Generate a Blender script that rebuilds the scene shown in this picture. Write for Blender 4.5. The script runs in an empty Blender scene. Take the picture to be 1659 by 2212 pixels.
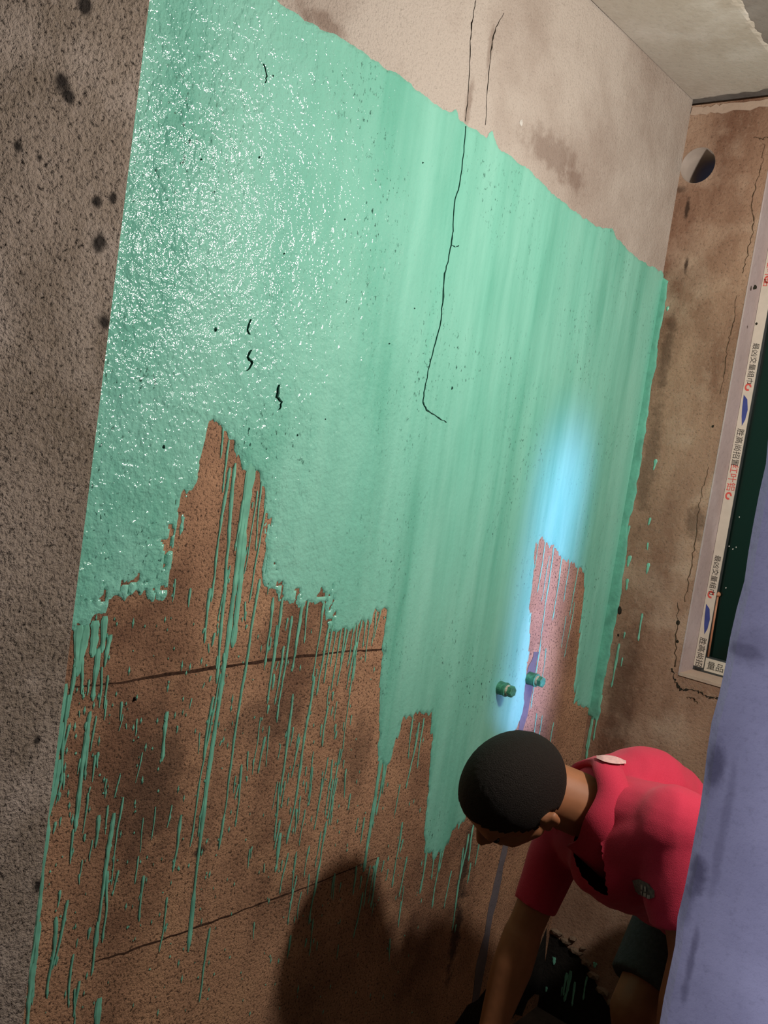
import bpy, bmesh, math, random
import numpy as np
from mathutils import Vector, Matrix
from mathutils.bvhtree import BVHTree

random.seed(7)
sc = bpy.context.scene
col = sc.collection

# ------------------------------------------------------------------ camera
F, CX, CY = 2000.0, 829.5, 1106.0
dn = np.array([-3690., 24600., F]); dn /= np.linalg.norm(dn)
ya = np.array([1660., 84., F]); ya -= ya.dot(dn)*dn; ya /= np.linalg.norm(ya)
xa = np.cross(dn, ya)
if xa[0] < 0: xa = -xa
R = np.array([xa, ya, -dn])
C = np.array([1.17, 0.0, 1.5])
cam_d = bpy.data.cameras.new('camera')
cam = bpy.data.objects.new('camera', cam_d); col.objects.link(cam)
cam_d.sensor_fit = 'VERTICAL'; cam_d.sensor_height = 36.0; cam_d.lens = 36.0*F/2212.0
cam_d.clip_start = 0.02
m = Matrix.Identity(4)
for i in range(3):
    m[i][0] = R[i, 0]; m[i][1] = -R[i, 1]; m[i][2] = -R[i, 2]; m[i][3] = C[i]
cam.matrix_world = m
sc.camera = cam

# ------------------------------------------------------------------ light
vs = sc.view_settings
vs.view_transform = 'Standard'; vs.look = 'None'; vs.gamma = 1.0; vs.use_curve_mapping = False
vs.exposure = 0.0
w = bpy.data.worlds.new('dusk'); sc.world = w; w.use_nodes = True
w.node_tree.nodes['Background'].inputs[0].default_value = (0.30, 0.36, 0.62, 1)
w.node_tree.nodes['Background'].inputs[1].default_value = 0.24

def lamp(name, kind, loc, aim, power, color, **kw):
    l = bpy.data.lights.new(name, kind); l.energy = power; l.color = color
    for k, v in kw.items(): setattr(l, k, v)
    o = bpy.data.objects.new(name, l); col.objects.link(o); o.location = loc
    if aim is not None:
        o.rotation_euler = (Vector(aim)-Vector(loc)).to_track_quat('-Z', 'Y').to_euler()
    return o
# the bulb that hangs in the washroom, out of sight behind the door jamb
lamp('bulb_light', 'POINT', (1.13, 1.54, 1.98), None, 62.0, (1.0, 0.94, 0.87), shadow_soft_size=0.045)
# cool daylight from the neighbouring room, falling on the door jamb
lamp('daylight_room', 'AREA', (0.86, -1.9, 1.75), (1.42, 0.95, 1.3), 5.6, (0.64, 0.66, 1.0),
     shape='RECTANGLE', size=0.35, size_y=1.2, spread=math.radians(28))
# a narrow gap of daylight that falls as a blue band on the coated wall
lamp('daylight_gap', 'AREA', (1.62, 2.13, 1.10), (0.0, 2.11, 1.08), 1.35, (0.40, 0.45, 1.0),
     shape='RECTANGLE', size=0.10, size_y=0.95, spread=math.radians(13))

# ------------------------------------------------------------------ measuring helpers
def ray(x, y): return R @ np.array([(x-CX)/F, (y-CY)/F, 1.0])
def onx(x, y, X=0.0):
    d = ray(x, y); return C+(X-C[0])/d[0]*d
def ony(x, y, Y):
    d = ray(x, y); return C+(Y-C[1])/d[1]*d
def onz(x, y, Z):
    d = ray(x, y); return C+(Z-C[2])/d[2]*d
def P(x, y, dep): return Vector(C+ray(x, y)*dep)

LY, CEIL, FLOOR = 2.485, 2.55, -0.12

# ------------------------------------------------------------------ noise
def vnoise(x, y, seed=0):
    xi = np.floor(x).astype(np.int64); yi = np.floor(y).astype(np.int64)
    fx = x-xi; fy = y-yi
    fx = fx*fx*(3-2*fx); fy = fy*fy*(3-2*fy)
    def h(a, b):
        n = (a*374761393+b*668265263+seed*1442695041) & 0xFFFFFFFF
        n = ((n ^ (n >> 13))*1274126177) & 0xFFFFFFFF
        return ((n ^ (n >> 16)) & 0xFFFF)/65535.0
    return (h(xi, yi)*(1-fx)+h(xi+1, yi)*fx)*(1-fy)+(h(xi, yi+1)*(1-fx)+h(xi+1, yi+1)*fx)*fy-0.5
def fbm(x, y, seed=0, o=4):
    s = 0; a = 1.0
    for k in range(o):
        s = s+a*vnoise(x*2**k, y*2**k, seed+k*17); a *= 0.5
    return s
def und(y, z): return 0.004*fbm(np.asarray(y)*2.2+5, np.asarray(z)*2.2+9, 3, 2)
_ug = None
def und1(y, z):
    # quick look-up in a table of the wall's undulation
    global _ug
    if _ug is None:
        a, b = np.meshgrid(np.linspace(0, 2.6, 521), np.linspace(-0.2, 2.6, 561), indexing='ij'); _ug = und(a, b)
    i = min(max(int(round(y/0.005)), 0), 520); j = min(max(int(round((z+0.2)/0.005)), 0), 560)
    return float(_ug[i, j])

# ------------------------------------------------------------------ materials
def nt(name):
    mt = bpy.data.materials.new(name); mt.use_nodes = True
    return mt, mt.node_tree, mt.node_tree.nodes['Principled BSDF']
def N(t, kind, **kw):
    n = t.nodes.new(kind)
    for k, v in kw.items():
        if k.startswith('i_'): n.inputs[k[2:].replace('_', ' ')].default_value = v
        else: setattr(n, k, v)
    return n
def rgba(c): return (c[0], c[1], c[2], 1)
def coords(t, scale=(1, 1, 1)):
    tc = N(t, 'ShaderNodeTexCoord'); mp = N(t, 'ShaderNodeMapping')
    mp.inputs['Scale'].default_value = scale
    t.links.new(tc.outputs['Object'], mp.inputs['Vector']); return mp.outputs[0]
def noise(t, vec, scale, detail=3, rough=0.55):
    n = N(t, 'ShaderNodeTexNoise'); n.inputs['Scale'].default_value = scale
    n.inputs['Detail'].default_value = detail; n.inputs['Roughness'].default_value = rough
    t.links.new(vec, n.inputs['Vector']); return n.outputs['Fac']
def ramp(t, fac, stops):
    r = N(t, 'ShaderNodeValToRGB'); e = r.color_ramp.elements
    while len(e) > 1: e.remove(e[-1])
    for i, (p, c) in enumerate(stops):
        el = e[0] if i == 0 else e.new(p)
        el.position = p; el.color = rgba(c) if not isinstance(c, (int, float)) else (c, c, c, 1)
    t.links.new(fac, r.inputs[0]); return r.outputs[0]
def mix(t, fac, a, b, mode='MIX'):
    n = N(t, 'ShaderNodeMix', data_type='RGBA', blend_type=mode)
    for s, v in ((n.inputs[0], fac), (n.inputs[6], a), (n.inputs[7], b)):
        if isinstance(v, bpy.types.NodeSocket): t.links.new(v, s)
        elif isinstance(v, (int, float)): s.default_value = v
        else: s.default_value = rgba(v)
    return n.outputs[2]
def math_(t, op, a, b):
    n = N(t, 'ShaderNodeMath', operation=op)
    for s, v in ((n.inputs[0], a), (n.inputs[1], b)):
        if isinstance(v, bpy.types.NodeSocket): t.links.new(v, s)
        else: s.default_value = v
    return n.outputs[0]
def bump(t, h, dist, strength=1.0, prev=None):
    b = N(t, 'ShaderNodeBump'); b.inputs['Distance'].default_value = dist; b.inputs['Strength'].default_value = strength
    t.links.new(h, b.inputs['Height'])
    if prev is not None: t.links.new(prev, b.inputs['Normal'])
    return b.outputs[0]

def plaster(name, base, dark, light, grain, grain_amt, bump_d, stain=0.5, stretch=(1, 1, 1), speck=(0.02, 0.015, 0.012), rough=0.9, spots=None, spot_col=(0.02, 0.016, 0.014)):
    mt, t, p = nt(name)
    v = coords(t); vs_ = coords(t, stretch)
    big = noise(t, vs_, 3.2, 5, 0.6)
    c = mix(t, ramp(t, big, [(0.34, 0.0), (0.62, 1.0)]), dark, base)
    c = mix(t, ramp(t, noise(t, v, 7.0, 4), [(0.5, 0.0), (0.72, 0.8)]), c, light)
    g = noise(t, v, grain, 3, 0.7)
    c = mix(t, ramp(t, g, [(0.30, grain_amt), (0.46, 0.0)]), c, speck)
    c = mix(t, ramp(t, noise(t, v, grain*0.8, 2, 0.6), [(0.54, 0.0), (0.75, grain_amt*0.45)]), c, light)
    if spots: c = stains(t, c, v, spots, spot_col)
    t.links.new(c, p.inputs['Base Color'])
    p.inputs['Roughness'].default_value = rough
    p.inputs['Specular IOR Level'].default_value = 0.2
    b = bump(t, g, bump_d, 1.0)
    b = bump(t, noise(t, v, grain*0.3, 3), bump_d*1.6, 0.6, b)
    t.links.new(b, p.inputs['Normal'])
    return mt

def stains(t, c, v, spots, color):
    # soft irregular marks at given places on a wall
    n = noise(t, v, 26, 4, 0.65)
    for (cen, rad, amt) in spots:
        mp = N(t, 'ShaderNodeMapping', vector_type='TEXTURE')
        mp.inputs['Location'].default_value = cen; mp.inputs['Scale'].default_value = rad
        t.links.new(v, mp.inputs['Vector'])
        ln = N(t, 'ShaderNodeVectorMath', operation='LENGTH'); t.links.new(mp.outputs[0], ln.inputs[0])
        d = math_(t, 'ADD', ln.outputs['Value'], math_(t, 'MULTIPLY', math_(t, 'SUBTRACT', n, 0.5), 2.2))
        mr = N(t, 'ShaderNodeMapRange', interpolation_type='SMOOTHSTEP')
        mr.inputs['From Min'].default_value = 1.25; mr.inputs['From Max'].default_value = 0.35
        mr.inputs['To Min'].default_value = 0.0; mr.inputs['To Max'].default_value = amt
        t.links.new(d, mr.inputs['Value'])
        c = mix(t, mr.outputs[0], c, color)
    return c
# bare side wall: pale skim plaster above, brown cement render below
def side_wall_mat():
    mt, t, p = nt('bare_render')
    v = coords(t)
    sep = N(t, 'ShaderNodeSeparateXYZ'); t.links.new(v, sep.inputs[0])
    big = noise(t, v, 3.0, 5, 0.6)
    low = mix(t, ramp(t, big, [(0.36, 0.0), (0.60, 1.0)]), (0.21, 0.108, 0.064), (0.47, 0.262, 0.155))
    low = mix(t, ramp(t, noise(t, v, 6.5, 4), [(0.52, 0.0), (0.70, 0.55)]), low, (0.60, 0.35, 0.20))
    low = mix(t, ramp(t, noise(t, coords(t, (1, 6, 0.8)), 3.0, 4), [(0.55, 0.0), (0.75, 0.5)]), low, (0.16, 0.085, 0.055))
    up = mix(t, ramp(t, noise(t, v, 2.6, 5, 0.6), [(0.36, 0.0), (0.56, 1.0)]), (0.38, 0.31, 0.26), (0.51, 0.445, 0.385))
    h = math_(t, 'ADD', sep.outputs[2], math_(t, 'MULTIPLY', big, 0.25))
    hm = N(t, 'ShaderNodeMapRange'); hm.inputs['From Min'].default_value = 1.68; hm.inputs['From Max'].default_value = 1.95
    t.links.new(h, hm.inputs['Value'])
    c = mix(t, hm.outputs[0], low, up)
    g = noise(t, v, 190, 3, 0.7)
    c = mix(t, math_(t, 'MULTIPLY', ramp(t, g, [(0.34, 0.9), (0.47, 0.0)]), math_(t, 'SUBTRACT', 1.0, math_(t, 'MULTIPLY', hm.outputs[0], 0.8))), c, (0.035, 0.02, 0.013))
    V3 = lambda x, y: tuple(float(q) for q in onx(x, y))
    c = stains(t, c, v, [(V3(1195, 330), (1, 0.13, 0.045), 0.5), (V3(1240, 385), (1, 0.06, 0.03), 0.5), (V3(700, 50), (1, 0.06, 0.02), 0.6), (V3(1012, 225), (1, 0.012, 0.05), 0.5), (V3(1058, 110), (1, 0.010, 0.05), 0.45)], (0.17, 0.105, 0.075))
    c = stains(t, c, v, [(V3(430, 1838), (1, 0.014, 0.012), 0.9), (V3(1000, 1880), (1, 0.022, 0.13), 0.8), (V3(985, 2010), (1, 0.024, 0.14), 0.85), (V3(770, 1640), (1, 0.05, 0.10), 0.4), (V3(330, 1700), (1, 0.07, 0.14), 0.5), (V3(560, 1560), (1, 0.10, 0.05), 0.4)], (0.04, 0.024, 0.018))
    t.links.new(c, p.inputs['Base Color']); p.inputs['Roughness'].default_value = 0.85
    p.inputs['Specular IOR Level'].default_value = 0.25
    b = bump(t, g, 0.004, 0.9); b = bump(t, noise(t, v, 45, 3), 0.004, 0.7, b)
    t.links.new(b, p.inputs['Normal'])
    return mt

def coat_mat(name, wet=True):
    mt, t, p = nt(name)
    v = coords(t); vst = coords(t, (1, 9, 0.6))
    sep = N(t, 'ShaderNodeSeparateXYZ'); t.links.new(v, sep.inputs[0])
    along = N(t, 'ShaderNodeMapRange'); along.inputs['From Min'].default_value = 1.02; along.inputs['From Max'].default_value = 1.62
    t.links.new(sep.outputs[1], along.inputs['Value'])
    st = noise(t, vst, 2.0, 4, 0.6)
    brushed = mix(t, ramp(t, st, [(0.36, 0.0), (0.62, 1.0)]), (0.115, 0.42, 0.305), (0.19, 0.55, 0.42))
    thick = mix(t, ramp(t, noise(t, v, 3.5, 4), [(0.36, 0.0), (0.62, 1.0)]), (0.14, 0.46, 0.34), (0.24, 0.59, 0.47))
    c = mix(t, along.outputs[0], thick, brushed)
    c = mix(t, ramp(t, noise(t, coords(t, (1, 5, 0.7)), 1.6, 4), [(0.38, 0.0), (0.64, 0.7)]), c, (0.29, 0.65, 0.52))
    # pinholes and spots the roller missed
    pin = noise(t, coords(t, (1, 1, 0.6)), 150, 3, 0.65)
    area = ramp(t, noise(t, v, 4.5, 3), [(0.44, 0.05), (0.66, 1.0)])
    c = mix(t, math_(t, 'MULTIPLY', ramp(t, pin, [(0.31, 1.0), (0.39, 0.0)]), area), c, (0.012, 0.07, 0.05))
    t.links.new(c, p.inputs['Base Color'])
    rr = N(t, 'ShaderNodeMapRange'); rr.inputs['To Min'].default_value = 0.10; rr.inputs['To Max'].default_value = 0.38
    t.links.new(along.outputs[0], rr.inputs['Value']); t.links.new(rr.outputs[0], p.inputs['Roughness'])
    p.inputs['Specular IOR Level'].default_value = 0.5
    amp = N(t, 'ShaderNodeMapRange'); amp.inputs['To Min'].default_value = 1.0; amp.inputs['To Max'].default_value = 0.22
    t.links.new(along.outputs[0], amp.inputs['Value'])
    h = math_(t, 'MULTIPLY', noise(t, v, 125, 2, 0.5), amp.outputs[0])
    b = bump(t, h, 0.0027, 1.0)
    h2 = math_(t, 'MULTIPLY', noise(t, v, 34, 3, 0.6), amp.outputs[0])
    b = bump(t, h2, 0.0045, 0.8, b)
    t.links.new(b, p.inputs['Normal'])
    return mt

def flat(name, c, rough=0.6, spec=0.4, var=0.25, scale=40, bmp=0.0, metal=0.0):
    mt, t, p = nt(name)
    v = coords(t)
    d = tuple(x*(1-var) for x in c)
    t.links.new(mix(t, ramp(t, noise(t, v, scale, 3), [(0.35, 0.0), (0.65, 1.0)]), d, c), p.inputs['Base Color'])
    p.inputs['Roughness'].default_value = rough; p.inputs['Specular IOR Level'].default_value = spec
    p.inputs['Metallic'].default_value = metal
    if bmp: t.links.new(bump(t, noise(t, v, scale*2.5, 3), bmp, 1.0), p.inputs['Normal'])
    return mt

M = {}
M['side'] = side_wall_mat()
M['coat'] = coat_mat('green_coating')
M['drip'] = flat('green_drip', (0.21, 0.58, 0.42), 0.35, 0.45, 0.3, 30)
_pp = lambda x, y: tuple(float(q) for q in onx(x, y, 0.06))
M['pier'] = plaster('grainy_render', (0.35, 0.28, 0.225), (0.23, 0.18, 0.135), (0.47, 0.39, 0.33), 170, 1.0, 0.005,
    spots=[(_pp(x, y), (1, q*0.0011, q*0.0012), 0.95) for x, y, q in [(132, 175, 12), (148, 208, 8), (38, 316, 6), (86, 340, 5), (208, 434, 7), (244, 428, 7), (215, 522, 13), (226, 695, 12), (184, 14, 9), (85, 1915, 9), (80, 1600, 5)]])
_pb = lambda x, y: tuple(float(q) for q in ony(x, y, 2.485))
M['back'] = plaster('stained_plaster', (0.38, 0.238, 0.160), (0.185, 0.095, 0.060), (0.48, 0.345, 0.25), 130, 0.45, 0.002, stretch=(1.6, 1, 0.55),
    spots=[(_pb(1484, 452), (0.007, 1, 0.032), 0.9), (_pb(1482, 575), (0.007, 1, 0.030), 0.9), (_pb(1440, 760), (0.018, 1, 0.10), 0.5), (_pb(1400, 1000), (0.03, 1, 0.2), 0.45), (_pb(1500, 1130), (0.04, 1, 0.06), 0.5), (_pb(1470, 410), (0.02, 1, 0.012), 0.6), (_pb(1340, 1500), (0.05, 1, 0.2), 0.4), (_pb(1338, 1318), (0.008, 1, 0.009), 0.95)], spot_col=(0.045, 0.026, 0.018))
M['ceil'] = plaster('ceiling_skim', (0.55, 0.51, 0.44), (0.43, 0.37, 0.30), (0.63, 0.59, 0.53), 70, 0.12, 0.001, stretch=(1, 0.5, 1))
M['slab'] = plaster('bare_slab', (0.25, 0.22, 0.19), (0.2, 0.17, 0.15), (0.3, 0.27, 0.24), 70, 0.2, 0.001)
_pj = lambda x, y: tuple(float(q) for q in ony(x, y, 0.95))
M['jamb'] = plaster('jamb_plaster', (0.46, 0.44, 0.48), (0.34, 0.325, 0.37), (0.52, 0.50, 0.54), 120, 0.14, 0.002,
    spots=[(_pj(1540, 1665), (0.012, 1, 0.030), 0.8), (_pj(1502, 1890), (0.012, 1, 0.026), 0.85), (_pj(1610, 1405), (0.016, 1, 0.007), 0.5), (_pj(1494, 2070), (0.005, 1, 0.045), 0.6), (_pj(1560, 1800), (0.006, 1, 0.07), 0.35), (_pj(1640, 1400), (0.03, 1, 0.02), 0.3), (_pj(1480, 1960), (0.01, 1, 0.03), 0.4)], spot_col=(0.12, 0.11, 0.14))
M['floor'] = plaster('cement_floor', (0.09, 0.075, 0.06), (0.04, 0.033, 0.028), (0.13, 0.11, 0.09), 60, 0.3, 0.003)
M['tar'] = plaster('dark_membrane', (0.02, 0.018, 0.016), (0.010, 0.009, 0.008), (0.035, 0.03, 0.026), 60, 0.3, 0.004, rough=0.5)
M['reveal'] = plaster('reveal_plaster', (0.46, 0.37, 0.36), (0.39, 0.31, 0.29), (0.50, 0.42, 0.41), 70, 0.12, 0.001)
M['sill'] = plaster('sill_plaster', (0.50, 0.38, 0.29), (0.42, 0.31, 0.24), (0.55, 0.43, 0.34), 70, 0.1, 0.001)
M['mortar'] = plaster('chase_mortar_shaded', (0.155, 0.135, 0.150), (0.11, 0.095, 0.105), (0.2, 0.175, 0.19), 90, 0.2, 0.001)  # dark purple of shade in the blue light, painted into the mortar
M['crack'] = flat('crack_dark', (0.035, 0.030, 0.022), 0.95, 0.05, 0.5, 200)  # flat dark colour for the crack ribbons
M['crack_b'] = flat('crack_brown', (0.10, 0.065, 0.04), 0.95, 0.05, 0.5, 120)
M['crack_g'] = flat('crack_green', (0.028, 0.10, 0.075), 0.9, 0.1, 0.5, 200)
M['line'] = flat('marker_line', (0.085, 0.045, 0.03), 0.95, 0.05, 0.6, 150)
M['pit'] = flat('pit_dark', (0.028, 0.022, 0.02), 0.95, 0.05, 0.5, 200)  # flat dark colour for the pit blots
M['white'] = flat('chalk_white', (0.75, 0.72, 0.66), 0.8, 0.2)

# ------------------------------------------------------------------ mesh helpers
def link(name, me, mat, parent=None, label=None, cat=None, group=None, kind=None, smooth=False):
    o = bpy.data.objects.new(name, me); col.objects.link(o)
    if mat is not None and not me.materials: me.materials.append(mat)
    if parent is not None: o.parent = parent
    if label: o['label'] = label
    if cat: o['category'] = cat
    if group: o['group'] = group
    if kind: o['kind'] = kind
    if smooth:
        me.polygons.foreach_set('use_smooth', [True]*len(me.polygons))
    return o
def mesh(name, v, f):
    me = bpy.data.meshes.new(name); me.from_pydata([tuple(p) for p in v], [], f); me.update(); return me
def box_bm(bm, lo, hi):
    r = bmesh.ops.create_cube(bm, size=1.0)
    for vv in r['verts']:
        vv.co = Vector([(lo[i]+hi[i])/2+vv.co[i]*(hi[i]-lo[i]) for i in range(3)])
def bmesh_me(name, bm):
    me = bpy.data.meshes.new(name); bm.normal_update(); bm.to_mesh(me); bm.free(); return me
def box(name, lo, hi, bevel=0.0):
    bm = bmesh.new(); box_bm(bm, lo, hi)
    if bevel: bmesh.ops.bevel(bm, geom=bm.edges[:], offset=bevel, segments=2, affect='EDGES')
    return bmesh_me(name, bm)
def empty(name, loc, label, cat, group=None, kind=None):
    o = bpy.data.objects.new(name, None); col.objects.link(o); o.location = loc; o.empty_display_size = 0.05
    o['label'] = label; o['category'] = cat
    if group: o['group'] = group
    if kind: o['kind'] = kind
    return o
def evaluated(o, name):
    dg = bpy.context.evaluated_depsgraph_get()
    me = bpy.data.meshes.new_from_object(o.evaluated_get(dg)); me.name = name
    me.materials.clear()
    bpy.data.objects.remove(o, do_unlink=True); return me
def boolean(me, cutters, name):
    o = bpy.data.objects.new('tmp', me); col.objects.link(o); cs = []
    for c in cutters:
        k = bpy.data.objects.new('cut', c); col.objects.link(k); cs.append(k)
        md = o.modifiers.new('b', 'BOOLEAN'); md.operation = 'DIFFERENCE'; md.solver = 'EXACT'; md.object = k
    bpy.context.view_layer.update()
    r = evaluated(o, name)
    for k in cs: bpy.data.objects.remove(k, do_unlink=True)
    return r

# ------------------------------------------------------------------ painted side wall
Y0, Y1, Z0 = 0.30, LY, FLOOR
ny, nz = 150, 180
ys = np.linspace(Y0, Y1, ny); zs = np.linspace(Z0, CEIL, nz)
gy, gz = np.meshgrid(ys, zs, indexing='ij')
gx = und(gy, gz)
V = list(zip(gx.ravel(), gy.ravel(), gz.ravel()))
Fc = [(i*nz+j, (i+1)*nz+j, (i+1)*nz+j+1, i*nz+j+1) for i in range(ny-1) for j in range(nz-1)]
b0 = len(V)
V += [(-0.15, Y0, Z0), (-0.15, Y1, Z0), (-0.15, Y1, CEIL), (-0.15, Y0, CEIL)]
Fc += [(b0, b0+3, b0+2, b0+1)]
Fc += [tuple([b0, b0+1]+[i*nz for i in range(ny-1, -1, -1)]),
       tuple([b0+3]+[i*nz+nz-1 for i in range(ny)]+[b0+2]),
       tuple([b0]+[j for j in range(nz)]+[b0+3]),
       tuple([b0+2]+[(ny-1)*nz+j for j in range(nz-1, -1, -1)]+[b0+1])]
wall_left = link('wall_left', mesh('wall_left', V, Fc), M['side'], None, 'bare brown rendered wall partly coated in wet green paint', 'wall', kind='structure', smooth=False)

# outline of the coating on the wall (measured, then held as wall metres)
edge_px = [(560, -40), (600, 0), (640, 32), (700, 62), (760, 100), (800, 125), (840, 150), (880, 178), (920, 210), (950, 236), (973, 246),
 (985, 234), (990, 258), (1003, 270), (1030, 280), (1050, 300), (1063, 284), (1072, 312), (1095, 332), (1115, 348), (1140, 366), (1180, 405), (1220, 440),
 (1260, 470), (1300, 492), (1322, 494), (1332, 516), (1362, 548), (1400, 572), (1436, 590)]
edge_yz = [tuple(onx(*q)[1:]) for q in edge_px]
low_px = [(1290, 1470), (1282, 1540), (1268, 1530), (1240, 1518), (1245, 1440), (1250, 1380), (1260, 1300), (1263, 1238), (1235, 1216), (1212, 1206), (1195, 1180),
 (1168, 1162), (1157, 1175), (1151, 1230), (1146, 1300), (1141, 1400), (1131, 1480), (1128, 1530), (1110, 1575), (1085, 1640), (1040, 1720),
 (1000, 1770), (975, 1800), (952, 1842), (936, 1850), (922, 1836), (914, 1800), (925, 1700), (931, 1600), (929, 1536), (900, 1542), (872, 1550), (856, 1600),
 (836, 1652), (816, 1642), (819, 1560), (823, 1480), (829, 1400), (836, 1318), (815, 1322), (800, 1340), (760, 1352), (722, 1362), (704, 1340), (703, 1296),
 (680, 1304), (640, 1302), (603, 1296), (582, 1270), (564, 1230), (571, 1190), (577, 1120), (568, 1060), (560, 1024), (546, 1016), (520, 1004), (508, 950), (494, 945),
 (474, 905), (455, 915), (442, 968), (427, 995), (424, 1040), (401, 1062), (394, 1110), (385, 1160), (374, 1220), (367, 1286), (345, 1304),
 (320, 1288), (296, 1284), (262, 1288), (243, 1296), (232, 1322), (200, 1330), (176, 1352), (160, 1362)]
low_yz = [tuple(onx(*q)[1:]) for q in low_px]
poly = [(0.60, 1.15), (0.60, 2.20)] + [(edge_yz[0][0]-0.1, 2.21)] + edge_yz[:-1] + [(LY+0.05, edge_yz[-1][1]), (LY+0.05, low_yz[0][1]), (LY+0.02, low_yz[1][1])] + low_yz[1:]
poly = np.array(poly)

def sdist(py, pz, pl):
    d2 = np.full(py.shape, 1e9); ins = np.zeros(py.shape, bool)
    n = len(pl)
    for i in range(n):
        a = pl[i]; b = pl[(i+1) % n]; e = b-a
        t = np.clip(((py-a[0])*e[0]+(pz-a[1])*e[1])/max(e.dot(e), 1e-12), 0, 1)
        d2 = np.minimum(d2, (py-a[0]-t*e[0])**2+(pz-a[1]-t*e[1])**2)
        c = (a[1] > pz) != (b[1] > pz)
        if a[1] != b[1]:
            ins ^= c & (py < (b[0]-a[0])*(pz-a[1])/(b[1]-a[1])+a[0])
    return np.where(ins, 1, -1)*np.sqrt(d2)

def iso_mesh(name, U, W, Fv, pos):
    """triangles of the regular grid where the field is positive, cut along its zero line"""
    n0, n1 = U.shape
    idx = np.arange(n0*n1).reshape(n0, n1)
    a = idx[:-1, :-1].ravel(); b = idx[1:, :-1].ravel(); c = idx[1:, 1:].ravel(); d = idx[:-1, 1:].ravel()
    tris = np.concatenate([np.stack([a, b, c], 1), np.stack([a, c, d], 1)])
    f = Fv.ravel(); u = U.ravel(); v = W.ravel()
    k = (f[tris] > 0).sum(1)
    faces = tris[k == 3].tolist()
    pu, pv, pf = list(u), list(v), list(f)
    cache = {}
    def cut(i, j):
        key = (i, j) if i < j else (j, i)
        if key not in cache:
            t = f[i]/(f[i]-f[j]); cache[key] = len(pu)
            pu.append(u[i]+t*(u[j]-u[i])); pv.append(v[i]+t*(v[j]-v[i])); pf.append(0.0)
        return cache[key]
    for t in tris[(k > 0) & (k < 3)]:
        out = []
        for q in range(3):
            i, j = int(t[q]), int(t[(q+1) % 3])
            if f[i] > 0: out.append(i)
            if (f[i] > 0) != (f[j] > 0): out.append(cut(i, j))
        if len(out) >= 3: faces.append(out)
    pu = np.array(pu); pv = np.array(pv); pf = np.array(pf)
    used = np.zeros(len(pu), bool)
    for fc in faces: used[fc] = True
    remap = np.cumsum(used)-1
    xyz = pos(pu[used], pv[used], pf[used])
    return mesh(name, xyz.tolist(), [[int(remap[i]) for i in fc] for fc in faces])

step = 0.0035
cy_ = np.arange(0.62, LY-0.0005, step); cy_[-1] = LY-0.001
cz_ = np.arange(0.30, 2.235, step)
U, W = np.meshgrid(cy_, cz_, indexing='ij')
fld = sdist(U, W, poly)
lowm = np.clip((1.75-W)/0.2, 0, 1)
fld = fld+0.007*fbm(U*55, W*55, 11, 3)+lowm*0.016*fbm(U*110, W*9, 21, 3)
# thin, broken rolling near some lower borders
thin = (vnoise(U*150, W*80, 31)+0.5 < 0.30) & (fld < 0.03) & (W < 1.36) & (U < 1.32)
fld = np.where(thin, np.minimum(fld, -0.001), fld)
def coat_pos(y, z, f):
    th = np.clip(f/0.006, 0, 1)
    left = np.clip((1.55-y)/0.6, 0.15, 1)
    relief = 0.0022*fbm(y*38, z*38, 41, 3)*left + 0.0006*fbm(y*130, z*130, 45, 2)*left
    return np.stack([und(y, z)+0.0004+th*(0.0026+np.maximum(relief, -0.0018)), y, z], 1)
coat = link('paint_coat', iso_mesh('paint_coat', U, W, fld, coat_pos), M['coat'], wall_left, 'glossy wet mint green waterproof coating', smooth=True)

# --- drips: ribbons with a raised middle and a bead at the foot
def drip_me(name, y, z0, z1, wd, wob=1.0, seed=0, face='x', pl=0.0):
    rnd = random.Random(seed)
    L = z0-z1; n = max(4, min(44, int(L/0.011)+3))
    v = []; f = []; off = 0.0; vel = 0.0; wv_ = 0.8
    for i in range(n+1):
        t = i/n
        z = z0-L*t
        vel = vel*0.75+rnd.uniform(-1, 1)*0.0007*wob; off += vel
        wv_ = wv_*0.6+0.4*rnd.choice((0.45, 0.7, 0.9, 1.25))
        ww = wd*0.5*wv_*(1.25-0.65*t)
        if i == 0: ww *= 0.6
        if t > 0.88: ww = max(ww, wd*0.42)
        if i == n: ww = wd*0.10
        yy = y+off
        hh = min(0.0016, ww*0.6)
        for (dy, h) in ((-ww, 0.0002), (-ww*0.5, hh), (ww*0.5, hh), (ww, 0.0002)):
            if face == 'x': v.append((und1(yy+dy, z)+0.0006+h, yy+dy, z))
            else: v.append((yy+dy, pl-0.0006-h, z))
    for i in range(n):
        for k in range(3):
            q = (i*4+k, i*4+k+1, i*4+k+5, i*4+k+4)
            f.append(q if face != 'x' else q[::-1])
    return mesh(name, v, f)

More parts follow.
